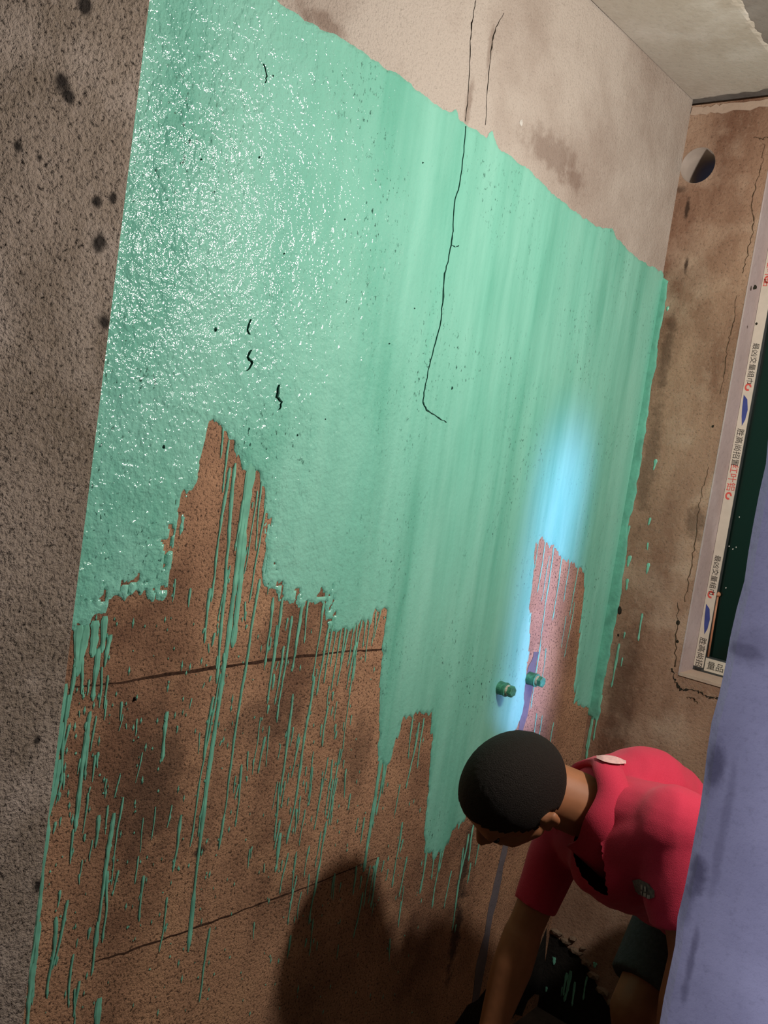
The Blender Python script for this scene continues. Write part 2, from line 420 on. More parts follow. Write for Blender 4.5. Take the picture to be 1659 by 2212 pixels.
drips = []   # (x px, y px start, y px end, width px)
drips += [(541, 1000, 2060, 15), (547, 1005, 1400, 20), (508, 1000, 1480, 10), (497, 1010, 1300, 8), (562, 1250, 1830, 8), (482, 920, 990, 7), (494, 950, 1064, 7), (476, 1455, 1824, 6),
 (461, 1504, 1645, 8), (361, 1536, 1645, 12), (246, 1755, 2046, 10), (266, 1721, 1911, 5), (391, 1759, 1882, 8), (310, 1890, 1992, 8), (147, 1943, 2090, 8),
 (141, 1476, 1640, 16), (133, 1560, 1720, 16), (128, 1640, 1790, 14), (113, 1700, 1900, 12), (104, 1780, 1990, 12), (92, 1880, 2100, 11), (84, 1990, 2170, 12), (72, 2080, 2240, 14),
 (160, 1440, 1560, 12), (148, 1500, 1700, 10), (195, 1536, 1797, 12), (185, 1600, 1780, 8), (212, 1400, 1515, 15), (188, 1350, 1460, 22), (172, 1350, 1450, 24), (206, 1340, 1420, 26), (228, 1330, 1410, 22), (240, 1370, 1440, 14), (178, 1420, 1500, 10), (220, 1440, 1530, 8),
 (678, 1460, 1818, 8), (632, 1498, 1720, 7), (602, 1688, 1818, 6), (695, 1688, 1791, 5), (765, 1438, 1620, 4), (711, 1345, 1500, 7), (521, 1650, 1786, 6), (445, 1677, 1807, 6),
 (605, 1797, 1883, 10), (640, 1890, 1995, 5), (703, 1786, 1992, 6), (822, 1640, 1880, 13), (816, 1850, 1960, 8), (868, 1775, 1916, 6), (361, 1937, 2057, 5), (453, 2003, 2165, 6),
 (217, 2155, 2230, 16), (120, 1980, 2160, 9), (232, 1880, 2040, 8), (210, 1990, 2110, 7), (160, 2060, 2180, 6),
 (590, 1290, 1440, 9), (612, 1290, 1400, 8), (655, 1290, 1450, 9), (668, 1290, 1390, 6), (700, 1300, 1470, 7), (575, 1080, 1300, 6), (566, 1030, 1190, 6), (556, 1060, 1240, 5),
 (525, 1080, 1190, 9), (517, 1190, 1290, 11), (455, 1270, 1390, 9), (412, 1270, 1312, 6), (378, 1250, 1300, 6), (598, 1350, 1520, 8), (630, 1330, 1560, 7), (647, 1340, 1420, 8),
 (719, 1350, 1475, 6), (728, 1350, 1440, 5), (737, 1350, 1490, 5), (746, 1350, 1430, 5), (755, 1345, 1480, 5), (764, 1345, 1440, 5), (772, 1340, 1500, 5), (782, 1335, 1420, 5), (792, 1330, 1400, 5), (802, 1320, 1430, 4), (812, 1320, 1395, 4), (822, 1315, 1380, 4),
 (835, 1600, 1760, 8), (845, 1590, 1700, 6), (925, 1800, 1930, 8), (940, 1830, 1900, 7), (955, 1820, 1960, 6), (968, 1790, 1880, 6), (905, 1560, 1700, 6), (892, 1545, 1640, 5), (915, 1550, 1660, 5),
 (1195, 1180, 1420, 5), (1213, 1200, 1340, 5), (1178, 1165, 1280, 5), (1230, 1210, 1300, 4), (1248, 1225, 1330, 4), (1163, 1170, 1230, 4), (1186, 1200, 1300, 3), (1222, 1330, 1400, 3), (1240, 1300, 1420, 3),
 (1166, 1400, 1530, 5), (1178, 1400, 1470, 4), (1158, 1540, 1640, 5), (1170, 1545, 1620, 4), (1195, 1560, 1660, 3), (1145, 1330, 1400, 4),
 (1012, 1800, 1900, 6), (1022, 1780, 1860, 6), (1000, 1830, 1960, 5), (990, 1900, 2010, 5), (1035, 1810, 1870, 4), (975, 1880, 1960, 4)]
rnd = random.Random(5)
def rand_drips(n, x0, x1, y0, y1, lo, hi, w0, w1, skew=-0.125):
    for _ in range(n):
        yy = rnd.uniform(y0, y1); xx = rnd.uniform(x0, x1)+skew*(yy-1300)
        drips.append((xx, yy, yy+lo+(hi-lo)*rnd.random()**2, rnd.uniform(w0, w1)))
rand_drips(34, 580, 790, 1330, 1640, 20, 130, 3, 7)
rand_drips(30, 640, 800, 1560, 1900, 20, 130, 3, 6)
rand_drips(24, 440, 590, 1080, 1420, 10, 60, 4, 7)
rand_drips(36, 190, 600, 1430, 1950, 12, 80, 3, 7)
rand_drips(26, 170, 330, 1500, 2190, 20, 120, 4, 9)
rand_drips(20, 600, 960, 1700, 2100, 20, 90, 3, 5)
rand_drips(14, 830, 960, 1640, 1960, 20, 100, 3, 6)
rand_drips(8, 1030, 1130, 1850, 2050, 10, 60, 3, 5)
for i, (x, y0, y1, wpx) in enumerate(drips[:300]):
    a = onx(x, y0)
    t = (y1-y0)
    b = onx(x-0.135*t, y1)
    dist = np.linalg.norm(a-C)
    link('paint_drip', drip_me('paint_drip', a[1], a[2], b[2], wpx*dist/F*0.95, 1.0, i), M['drip'], wall_left)
# tiny splashes of the coating, past counting
bm_v, bm_f = [], []
for i in range(420):
    x = rnd.uniform(120, 1000); y = rnd.uniform(1330, 2190)
    x += -0.125*(y-1300)
    p = onx(x, y)
    if p[1] < 0.74 or float(sdist(np.array([p[1]]), np.array([p[2]]), poly)[0]) > -0.004: continue
    ww = rnd.uniform(0.0008, 0.0022); hh = ww*rnd.uniform(1.2, 5)
    k = len(bm_v); base = und1(p[1], p[2])+0.0007
    bm_v += [(base, p[1]-ww, p[2]), (base, p[1], p[2]-hh), (base, p[1]+ww, p[2]), (base, p[1], p[2]+hh), (base+0.0012, p[1], p[2]-hh*0.2)]
    bm_f += [(k, k+1, k+4), (k+1, k+2, k+4), (k+2, k+3, k+4), (k+3, k, k+4)]
link('paint_splashes', mesh('paint_splashes', bm_v, bm_f), M['drip'], wall_left, kind='stuff')

# --- ribbons lying on a wall: cracks, drawn levelling lines, mortar strips
def ribbon(name, pts, wds, lift, face='x', pl=0.0, sub=4, jit=0.0015, seed=1):
    rnd_ = random.Random(seed)
    q = []; ws = []
    for i in range(len(pts)-1):
        for k in range(sub):
            t = k/sub
            q.append((pts[i][0]*(1-t)+pts[i+1][0]*t+rnd_.uniform(-jit, jit), pts[i][1]*(1-t)+pts[i+1][1]*t+rnd_.uniform(-jit, jit)))
            ws.append((wds[i]*(1-t)+wds[i+1]*t)*(rnd_.choice((0.12, 0.35, 0.6, 0.9)) if name == 'crack' else rnd_.uniform(0.6, 1.25)))
    q.append(pts[-1]); ws.append(wds[-1])
    v, f = [], []
    for i, (a, b) in enumerate(q):
        p0 = q[max(0, i-1)]; p1 = q[min(len(q)-1, i+1)]
        d = Vector((p1[0]-p0[0], p1[1]-p0[1])); d.normalize(); nrm = (-d[1], d[0])
        for s in (-0.5, 0.5):
            aa = a+nrm[0]*s*ws[i]; bb = b+nrm[1]*s*ws[i]
            for h in (0.0, lift):
                if face == 'x': v.append((und1(aa, bb)+h-0.001*(h == 0), aa, bb))
                elif face == 'z': v.append((aa, bb, pl-h))
                else: v.append((aa, pl-h+0.001*(h == 0), bb))
    for i in range(len(q)-1):
        k = i*4
        f += [(k+1, k+3, k+7, k+5), (k, k+1, k+5, k+4), (k+2, k+6, k+7, k+3)]
    me = mesh(name, v, f); bm = bmesh.new(); bm.from_mesh(me); bmesh.ops.recalc_face_normals(bm, faces=bm.faces); bm.to_mesh(me); bm.free()
    return me
def wl(pts): return [tuple(onx(*q)[1:]) for q in pts]
link('marking_line', ribbon('marking_line', wl([(150, 1484), (230, 1478), (400, 1452), (600, 1424), (760, 1406), (828, 1401)]), [.002, .003, .005, .005, .004, .003], 0.0008, sub=8, seed=2), M['line'], wall_left)
link('marking_line', ribbon('marking_line', wl([(200, 2080), (270, 2058), (420, 2005), (560, 1952), (700, 1900), (820, 1850)]), [.002, .003, .003, .003, .002, .001], 0.0008, sub=8, seed=3), M['line'], wall_left)
CR = 0.0052
link('crack', ribbon('crack', wl([(1003, 272), (998, 330), (990, 400), (978, 440), (976, 500), (972, 528), (966, 560), (958, 590), (954, 640), (950, 690), (938, 740), (925, 790), (914, 840), (911, 870)]),
     [.0012, .0008, .0012, .001, .0015, .0035, .0016, .0034, .004, .0022, .0014, .0016, .0018, .001], CR, seed=4), M['crack_g'], wall_left)
link('crack', ribbon('crack', wl([(972, 530), (980, 534), (988, 530)]), [.003, .002, .001], CR, seed=5), M['crack_g'], wall_left)
link('crack', ribbon('crack', wl([(911, 870), (922, 888), (940, 898), (962, 912)]), [.003, .003, .004, .001], CR, seed=6), M['crack_g'], wall_left)
link('crack', ribbon('crack', wl([(1027, 0), (1022, 30), (1018, 52), (1015, 90), (1013, 150), (1010, 210), (1004, 262)]), [.002, .003, .006, .002, .0015, .002, .001], 0.0012, seed=7), M['crack'], wall_left)
link('crack', ribbon('crack', wl([(1088, 30), (1070, 60), (1062, 90), (1058, 130), (1052, 190), (1048, 270)]), [.001, .002, .005, .002, .002, .001], 0.0010, seed=8), M['crack'], wall_left)
link('crack', ribbon('crack', wl([(540, 755), (532, 772), (543, 782), (530, 800)]), [.0015, .003, .002, .001], CR+0.001, sub=3, seed=9), M['crack_g'], wall_left)
link('crack', ribbon('crack', wl([(600, 830), (596, 856), (606, 868), (600, 884)]), [.002, .0045, .003, .001], CR+0.001, sub=3, seed=10), M['crack_g'], wall_left)
link('crack', ribbon('crack', wl([(538, 690), (530, 712), (536, 722)]), [.001, .0025, .001], CR+0.001, sub=3, seed=12), M['crack_g'], wall_left)
link('crack', ribbon('crack', wl([(565, 140), (572, 165), (568, 180)]), [.001, .0025, .001], CR, sub=3, seed=13), M['crack_g'], wall_left)
def blot(name, y, z, r, h, face='x', pl=0.0, seed=0, asp=1.3):
    rn = random.Random(seed); v = []; n = 9
    for k in range(n):
        a = 2*math.pi*k/n; rr = r*rn.uniform(0.7, 1.2)
        dy, dz = math.cos(a)*rr, math.sin(a)*rr*asp
        if face == 'x': v.append((pl+und1(y+dy, z+dz)*(pl == 0)+0.0003, y+dy, z+dz))
        else: v.append((y+dy, pl-0.0003, z+dz))
    v.append((pl+und1(y, z)*(pl == 0)+h, y, z) if face == 'x' else (y, pl-h, z))
    f = [(k, (k+1) % n, n) for k in range(n)]
    if face != 'x': f = [q[::-1] for q in f]
    return mesh(name, v, f)
for i, (x, y, rp) in enumerate([(463, 712, 9), (742, 474, 4), (838, 742, 5), (892, 666, 4), (556, 340, 4), (352, 965, 7), (610, 548, 4), (910, 352, 5), (975, 838, 9), (585, 165, 6), (430, 345, 4), (640, 940, 5), (700, 905, 4), (290, 1510, 5)]):
    p = onx(x, y); link('pit', blot('pit', p[1], p[2], rp*0.0006, 0.0065, seed=i), M['pit'] if i > 12 else M['crack_g'], wall_left)
p = onx(1126, 265); link('plaster_chip', blot('plaster_chip', p[1], p[2], 0.006, 0.004, seed=50), M['white'], wall_left, 'small white plaster chip')
# mortar filled pipe chase, smooth; its shade under blue light is put into the colour
link('chase_fill', ribbon('chase_fill', wl([(1158, 1408), (1148, 1440), (1135, 1520), (1120, 1600), (1108, 1700), (1092, 1820), (1075, 1900), (1058, 1980), (1040, 2080), (1020, 2200)]),
     [.028, .036, .036, .036, .038, .040, .040, .040, .042, .042], 0.0010, sub=3, seed=14), M['mortar'], wall_left, 'smooth mortar strip over the pipe chase, purple shade put into its colour')
# dark membrane below the render, at the sunken slab
link('membrane_strip', ribbon('membrane_strip', [(1.2, -0.06), (1.6, -0.05), (2.0, -0.045), (2.25, -0.02), (2.484, 0.02)], [.12, .13, .15, .19, .24], 0.0012, sub=6, jit=0.004, seed=16), M['tar'], wall_left)

# ------------------------------------------------------------------ projecting pier at the left
PX = 0.06
PYE = 0.7155
bm = bmesh.new(); box_bm(bm, (-0.149, -2.4, FLOOR), (PX, PYE, CEIL))
bmesh.ops.bevel(bm, geom=[e for e in bm.edges if all(abs(v.co.y-PYE) < 1e-5 and abs(v.co.x-PX) < 1e-5 for v in e.verts)], offset=0.003, segments=2, affect='EDGES')
pier = link('wall_near', bmesh_me('wall_near', bm), M['pier'], None, 'rough grainy grey brown wall face at the left edge', 'wall', kind='structure')

# ------------------------------------------------------------------ back wall, window, vent
WX0, WX1, WZ0, WZ1 = 0.242, 1.02, 0.975, 2.44
wb = box('wb', (-0.15, LY, FLOOR-0.1), (1.95, LY+0.22, CEIL+0.02))
cw = box('cw', (WX0, LY-0.05, WZ0), (WX1, LY+0.3, WZ1))
bm = bmesh.new(); bmesh.ops.create_cone(bm, cap_ends=True, segments=40, radius1=0.049, radius2=0.049, depth=0.6,
    matrix=Matrix.Translation((0.047, LY+0.1, 2.366)) @ Matrix.Rotation(math.pi/2, 4, 'X')); ch = bmesh_me('ch', bm)
cg = box('cg', (-0.2, LY-0.05, CEIL-0.018), (2.0, LY+0.035, CEIL+0.1))
wall_back = link('wall_back', boolean(wb, [cw, ch, cg], 'wall_back'), M['back'], None, 'stained brown plaster end wall with a window opening', 'wall', kind='structure')
# pale band of plaster under the ceiling joint
link('plaster_band', ribbon('plaster_band', [(0.004, CEIL-0.034), (0.1, CEIL-0.035), (0.3, CEIL-0.036), (0.9, CEIL-0.036)], [.020, .022, .018, .022], 0.003, 'y', LY, sub=9, jit=0.002, seed=21), M['sill'], wall_back)
# coating carried round the corner
pl2 = np.array([tuple(ony(*q, LY)[[0, 2]]) for q in [(1430, 600), (1443, 608), (1441, 640), (1432, 690), (1424, 730), (1418, 790), (1408, 820), (1404, 870), (1392, 940), (1386, 1000), (1376, 1040), (1372, 1080), (1358, 1130), (1352, 1200), (1342, 1280), (1330, 1340), (1320, 1400), (1304, 1480), (1297, 1540), (1290, 1560)]]
    + [(-0.03, 0.80), (-0.03, 2.08)])
uu, ww_ = np.meshgrid(np.arange(0.0005, 0.07, 0.0025), np.arange(0.72, 2.12, 0.0025), indexing='ij')
fl2 = sdist(uu, ww_, pl2)+0.005*fbm(uu*70, ww_*40, 61, 3)
def c2pos(x, z, f): return np.stack([x, LY-0.0004-np.clip(f/0.005, 0, 1)*0.002, z], 1)
me2 = iso_mesh('paint_coat', uu, ww_, fl2, c2pos)
me2.flip_normals()
M['coat_dry'] = flat('green_coating_brushed', (0.16, 0.50, 0.37), 0.5, 0.4, 0.3, 25, 0.0015)
link('paint_coat', me2, M['coat_dry'], wall_back, 'strip of green coating carried round the corner', smooth=True)
for i, (x, y0, y1, wpx) in enumerate([(1417, 992, 1016, 7), (1405, 1118, 1135, 6), (1400, 1172, 1188, 5), (1402, 1216, 1240, 7), (1360, 1135, 1160, 6), (1362, 1200, 1225, 8), (1356, 1250, 1275, 6), (1388, 1325, 1384, 6), (1338, 1390, 1485, 6), (1345, 1420, 1440, 4), (1350, 1365, 1380, 4), (1444, 662, 672, 7), (1300, 1500, 1600, 6), (1292, 1480, 1640, 7), (1286, 1520, 1620, 5)]):
    a = ony(x, y0, LY); b = ony(x-0.17*(y1-y0), y1, LY)
    link('paint_drip', drip_me('paint_drip', max(a[0], 0.004), a[2], b[2], wpx*2.7/F, 0.6, 500+i, 'y', LY), M['drip'], wall_back)
def wb_(pts): return [tuple(ony(*q, LY)[[0, 2]]) for q in pts]
for k, (pts, wd) in enumerate([
  ([(1452, 1444), (1458, 1470), (1470, 1488), (1496, 1490), (1520, 1500), (1535, 1508), (1552, 1508)], [.005, .007, .012, .006, .004, .007, .004]),
  ([(1484, 1505), (1500, 1510), (1506, 1520)], [.003, .004, .002]),
  ([(1650, 310), (1648, 350), (1632, 400), (1622, 440), (1628, 470), (1626, 500), (1612, 560), (1604, 590)], [.002, .002, .003, .003, .004, .003, .002, .003]),
  ([(1592, 640), (1584, 700), (1574, 740), (1566, 800), (1556, 850)], [.002, .003, .002, .003, .002]),
  ([(1530, 1010), (1518, 1060), (1510, 1100), (1500, 1180), (1490, 1240), (1480, 1300)], [.001, .002, .002, .003, .003, .002]),
  ([(1630, 298), (1645, 300), (1662, 297)], [.002, .004, .002]),
  ([(1320, 2082), (1340, 2084), (1362, 2082)], [.002, .005, .002]),
  ([(1466, 1300), (1462, 1370), (1458, 1440)], [.003, .004, .005])]):
    link('crack', ribbon('crack', wb_(pts), wd if k < 2 else [q*0.75 for q in wd], 0.0012, 'y', LY, sub=7, jit=0.0035, seed=80+k), M['crack_b'] if k != 0 else M['crack'], wall_back)
for i, (x, y, rp) in enumerate([(1338, 1318, 8), (1336, 1372, 3), (1465, 1345, 5), (1463, 1386, 4), (1631, 620, 5), (1634, 700, 3), (1540, 921, 3), (1347, 1010, 4), (1288, 1480, 5)]):
    p = ony(x, y, LY); link('pit', blot('pit', p[0], p[2], rp*0.0011, 0.0015, 'y', LY, seed=90+i), M['crack'], wall_back)
# crumbled lower edge and the dark hole below it
tar_top = [(-0.0, 0.115), (0.03, 0.11), (0.06, 0.10), (0.10, 0.088), (0.14, 0.065), (0.19, 0.02), (0.24, -0.02)]
v = []; f = []
rn = random.Random(3)
for k, (x, z) in enumerate(tar_top):
    v += [(x, LY-0.0015, z+rn.uniform(-.006, .006)), (x, LY-0.0015, FLOOR)]
    if k: f.append((2*k-2, 2*k-1, 2*k+1, 2*k))
link('membrane_strip', mesh('membrane_strip', v, f), M['tar'], wall_back, 'dark wet membrane below crumbled plaster')
M['crumb'] = plaster('crumbled_plaster', (0.20, 0.14, 0.095), (0.12, 0.08, 0.055), (0.28, 0.2, 0.14), 80, 0.5, 0.004)
def lump(name, c, r, seed):
    rn = random.Random(seed); bm = bmesh.new(); bmesh.ops.create_icosphere(bm, subdivisions=1, radius=1)
    for vv in bm.verts:
        s = rn.uniform(0.7, 1.15); vv.co = Vector((vv.co.x*r[0]*s+c[0], vv.co.y*r[1]*s+c[1], vv.co.z*r[2]*s+c[2]))
    return bmesh_me(name, bm)
for k, (x, z, rx, rz) in enumerate([(0.02, 0.125, .022, .010), (0.055, 0.115, .022, .012), (0.09, 0.10, .024, .011), (0.125, 0.085, .02, .012), (0.155, 0.06, .022, .013), (0.19, 0.03, .024, .012), (0.075, 0.135, .012, .006), (0.11, 0.12, .010, .006), (0.22, 0.01, .018, .012)]):
    link('plaster_lump', lump('plaster_lump', (x, LY-0.004, z), (rx, 0.012, rz), 30+k), M['crumb'], wall_back)
for i, (x, y0, y1, wpx) in enumerate([(1198, 2066, 2082, 10), (1288, 2078, 2090, 10), (1226, 2100, 2150, 6), (1235, 2096, 2165, 8), (1244, 2120, 2172, 5), (1270, 2108, 2160, 5), (1182, 2130, 2142, 6), (1216, 2130, 2150, 5)]):
    a = ony(x, y0, LY); b = ony(x-0.17*(y1-y0), y1, LY)
    link('paint_drip', drip_me('paint_drip', a[0], a[2], b[2], wpx*2.9/F, 0.8, 600+i, 'y', LY-0.0025), M['drip'], wall_back)

# vent sleeve lining the round hole
bm = bmesh.new(); n = 40
rings = []
for (r, y) in ((0.0490, LY+0.0005), (0.0482, LY+0.0005), (0.0475, LY+0.215), (0.0490, LY+0.215)):
    rings.append([bm.verts.new((0.047+r*math.cos(2*math.pi*k/n), y, 2.366+r*math.sin(2*math.pi*k/n))) for k in range(n)])
for a, b in zip(rings, rings[1:]+rings[:1]):
    for k in range(n): bm.faces.new((a[k], a[(k+1) % n], b[(k+1) % n], b[k]))
bmesh.ops.recalc_face_normals(bm, faces=bm.faces)
M['sleeve'] = flat('vent_sleeve', (0.40, 0.33, 0.28), 0.6, 0.3, 0.15, 20)
link('vent_sleeve', bmesh_me('vent_sleeve', bm), M['sleeve'], None, 'round vent hole through the plaster in the upper corner', 'vent', smooth=True)

# window
win = bpy.data.objects.new('window_1', None); col.objects.link(win); win.location = (0, 0, 0); win['kind'] = 'structure'
win['label'] = 'narrow dark window with taped frame in the end wall'; win['category'] = 'window'
FY = LY+0.09
T = 0.004
for nm, lo, hi, mt in [('reveal', (WX0-0.0, LY-0.001, WZ0), (WX0+T, FY+0.05, WZ1), 'reveal'), ('reveal', (WX1-T, LY-0.001, WZ0), (WX1, FY+0.05, WZ1), 'reveal'),
                       ('reveal', (WX0+T, LY-0.001, WZ1-T), (WX1-T, FY+0.05, WZ1), 'reveal'), ('window_sill', (WX0+T, LY-0.003, WZ0), (WX1-T, FY+0.05, WZ0+0.008), 'sill')]:
    link(nm, box(nm, lo, hi), M[mt], win)
M['alu'] = flat('grey_aluminium', (0.05, 0.055, 0.055), 0.4, 0.5, 0.1)
fx0, fx1, fz0, fz1 = WX0+T, WX1-T, WZ0+0.008, WZ1-T
FW = 0.030
for lo, hi in [((fx0, FY, fz0), (fx0+FW, FY+0.045, fz1)), ((fx1-FW, FY, fz0), (fx1, FY+0.045, fz1)), ((fx0+FW, FY, fz0), (fx1-FW, FY+0.045, fz0+0.045)), ((fx0+FW, FY, fz1-0.045), (fx1-FW, FY+0.045, fz1))]:
    link('window_frame', box('window_frame', lo, hi, 0.001), M['alu'], win)
mtg, t, p = nt('dark_glass'); p.inputs['Base Color'].default_value = (0.002, 0.008, 0.006, 1); p.inputs['Roughness'].default_value = 0.12; p.inputs['Specular IOR Level'].default_value = 0.35
link('pane', box('pane', (fx0+FW, FY+0.016, fz0+0.045), (fx1-FW, FY+0.022, fz1-0.045)), mtg, win, 'dark green window glass')
for k, (x, y) in enumerate([(1597, 1117), (1571, 1130), (1575, 1180), (1583, 1186), (1590, 1182), (1568, 1270)]):
    q = ony(x, y, FY+0.0155); link('paint_speck', blot('paint_speck', q[0], q[2], 0.0016, 0.001, 'y', FY+0.016, seed=200+k), M['white'], win)
# protective tape with printing
M['tape'] = flat('cream_tape', (0.60, 0.54, 0.45), 0.5, 0.4, 0.08)
M['ink'] = flat('black_ink', (0.05, 0.045, 0.04), 0.7, 0.2, 0.1)
M['red'] = flat('red_ink', (0.62, 0.10, 0.08), 0.6, 0.3, 0.1)
M['blue'] = flat('blue_ink', (0.05, 0.07, 0.26), 0.6, 0.3, 0.2)
tape = link('protective_tape', box('protective_tape', (fx0+0.001, FY-0.0012, fz0+0.012), (fx0+FW-0.001, FY-0.0002, fz1-0.01)), M['tape'], win, 'cream printed protective tape')
tape2 = link('protective_tape', box('protective_tape', (fx0+FW+0.002, FY-0.0012, fz0+0.006), (fx1-FW, FY-0.0002, fz0+0.042)), M['tape'], win, 'cream printed protective tape')
def text(par, s, x, z, size, mat, rot, name='printed_text'):
    cu = bpy.data.curves.new('t', 'FONT'); cu.body = s; cu.size = size; cu.align_x = 'LEFT'; cu.align_y = 'CENTER'; cu.resolution_u = 2; cu.extrude = 0.0002
    o = bpy.data.objects.new('t', cu); col.objects.link(o); bpy.context.view_layer.update()
    me = evaluated(o, name)
    bpy.data.curves.remove(cu)
    # stands in the x-z plane, facing the room (-y)
    mm = Matrix.Translation((x, FY-0.0014, z)) @ Matrix.Rotation(rot, 4, 'Y') @ Matrix.Rotation(math.pi/2, 4, 'X')
    me.transform(mm)
    link(name, me, mat, par)
TX = fx0+0.014
def tz(x, y): return ony(x, y, FY)[2]
RT = math.pi/2
text(tape, '最凶交量组巾', TX, tz(1619, 740), 0.019, M['ink'], RT)
text(tape, '胜高尚招置', TX, tz(1592, 925), 0.021, M['ink'], RT)
text(tape, '红叶铝', TX, tz(1580, 1002), 0.025, M['red'], RT)
text(tape, '最凶交量组巾', TX, tz(1545, 1198), 0.019, M['ink'], RT)
text(tape, '胜高尚招置', TX, tz(1512, 1375), 0.021, M['ink'], RT)
text(tape, '红叶铝', TX, tz(1654, 560), 0.025, M['red'], RT)
text(tape2, '量品公', fx0+FW+0.008, fz0+0.022, 0.024, M['ink'], 0.0)
def ringmark(z, r, mat):
    bm = bmesh.new(); n = 18
    for k in range(n-3):
        a0, a1 = 2*math.pi*k/n, 2*math.pi*(k+1)/n
        q = [bm.verts.new((TX+rr*math.cos(a), FY-0.0016, z+rr*1.2*math.sin(a))) for rr, a in ((r, a0), (r*0.5, a0), (r*0.5, a1), (r, a1))]
        bm.faces.new(q)
    bmesh.ops.recalc_face_normals(bm, faces=bm.faces)
    link('printed_mark', bmesh_me('printed_mark', bm), mat, tape)
def swoosh(z):
    v = [(TX-0.008, FY-0.0016, z+0.040), (TX+0.004, FY-0.0016, z+0.028), (TX+0.010, FY-0.0016, z), (TX+0.008, FY-0.0016, z-0.028), (TX+0.002, FY-0.0016, z-0.045), (TX-0.003, FY-0.0016, z-0.020), (TX-0.006, FY-0.0016, z+0.005)]
    link('printed_mark', mesh('printed_mark', v, [tuple(range(7))[::-1]]), M['blue'], tape)
for q in ((1567, 1070), (1610, 836), (1530, 1283), (1648, 604)): ringmark(tz(*q), 0.009, M['red'])
for q in ((1601, 884), (1523, 1335)): swoosh(tz(*q))

# copper coloured rod leaning in the window corner
M['rod'] = flat('copper_rod', (0.45, 0.20, 0.11), 0.5, 0.4, 0.25, 60)
def tube_bm(bm, pts, rad, seg=10):
    rings = []
    for i, p in enumerate(pts):
        d = (Vector(pts[min(i+1, len(pts)-1)])-Vector(pts[max(i-1, 0)])).normalized()
        a = d.orthogonal().normalized(); b = d.cross(a)
        if rings:
            a = (prev_a-d*prev_a.dot(d)).normalized(); b = d.cross(a)
        prev_a = a
        rings.append([bm.verts.new(Vector(p)+(a*math.cos(2*math.pi*k/seg)+b*math.sin(2*math.pi*k/seg))*rad[i]) for k in range(seg)])
    for A, B in zip(rings, rings[1:]):
        for k in range(seg): bm.faces.new((A[k], A[(k+1) % seg], B[(k+1) % seg], B[k]))
    bm.faces.new(rings[0][::-1]); bm.faces.new(rings[-1])
    bmesh.ops.recalc_face_normals(bm, faces=bm.faces)
rz0 = fz0+0.0425
ra = Vector((0.2815, FY+0.004, rz0)); rb_ = Vector(ony(1551, 1284, FY+0.008))
rod = empty('window_rod', ra, 'thin copper-coloured rod with rounded tip standing in the window corner', 'rod')
bm = bmesh.new(); tube_bm(bm, [Vector((0, 0, 0)), (rb_-ra)*0.5, (rb_-ra)], [0.003, 0.003, 0.0034]); link('rod_shaft', bmesh_me('rod_shaft', bm), M['rod'], rod, smooth=True)
bm = bmesh.new(); bmesh.ops.create_uvsphere(bm, u_segments=14, v_segments=10, radius=0.0075); bmesh.ops.translate(bm, verts=bm.verts, vec=rb_-ra)
link('rod_tip', bmesh_me('rod_tip', bm), M['rod'], rod, smooth=True)

# ------------------------------------------------------------------ ceiling, floor, remaining walls
ceiling = link('ceiling', box('ceiling', (-0.15, -2.6, CEIL), (1.95, LY+0.22, CEIL+0.12)), M['slab'], None, 'rough grey concrete ceiling slab', 'ceiling', kind='structure')
sk = np.array([(-0.1, LY-0.004), (-0.1, 1.0), (0.30, 1.0), (0.30, 1.9), (0.292, 2.0), (0.296, 2.05), (0.285, 2.10), (0.286, 2.16), (0.28, 2.215), (0.29, 2.3), (0.30, 2.4), (0.42, 2.43), (1.6, LY-0.004)])
uu, ww_ = np.meshgrid(np.arange(0.002, 1.6, 0.007), np.arange(1.05, LY-0.003, 0.007), indexing='ij')
f3 = sdist(uu, ww_, sk)+0.016*fbm(uu*40, ww_*40, 77, 3)
mes = iso_mesh('skim_coat', uu, ww_, f3, lambda x, y, f: np.stack([x, y, CEIL-0.0005-np.clip(f/0.008, 0, 1)*0.003], 1)); mes.flip_normals()
link('skim_coat', mes, M['ceil'], ceiling, 'pale trowelled skim plaster')
bm = bmesh.new(); box_bm(bm, (-0.15, 0.95, FLOOR-0.1), (1.95, LY, FLOOR))
floor = link('floor', bmesh_me('floor', bm), M['floor'], None, 'dark damp cement floor of the washroom', 'floor', kind='structure')
link('floor', box('floor', (PX, -2.4, -0.22), (1.95, 0.949, 0.0)), M['floor'], None, 'cement floor outside the doorway', 'floor', kind='structure')
link('wall_right', box('wall_right', (1.85, 1.0701, FLOOR), (1.95, LY, CEIL)), M['floor'], None, 'plastered wall facing the green coating', 'wall', kind='structure')  # out of view; dark cement chosen to cut bounced fill light
link('wall_rear', box('wall_rear', (-0.149, -2.6, -0.22), (1.95, -2.4, CEIL)), M['pier'], None, 'plastered wall behind the viewer', 'wall', kind='structure')
link('wall_side', box('wall_side', (1.95, -2.6, -0.22), (2.1, LY+0.22, CEIL+0.12)), M['pier'], None, 'plastered wall along the right of the outer room', 'wall', kind='structure')
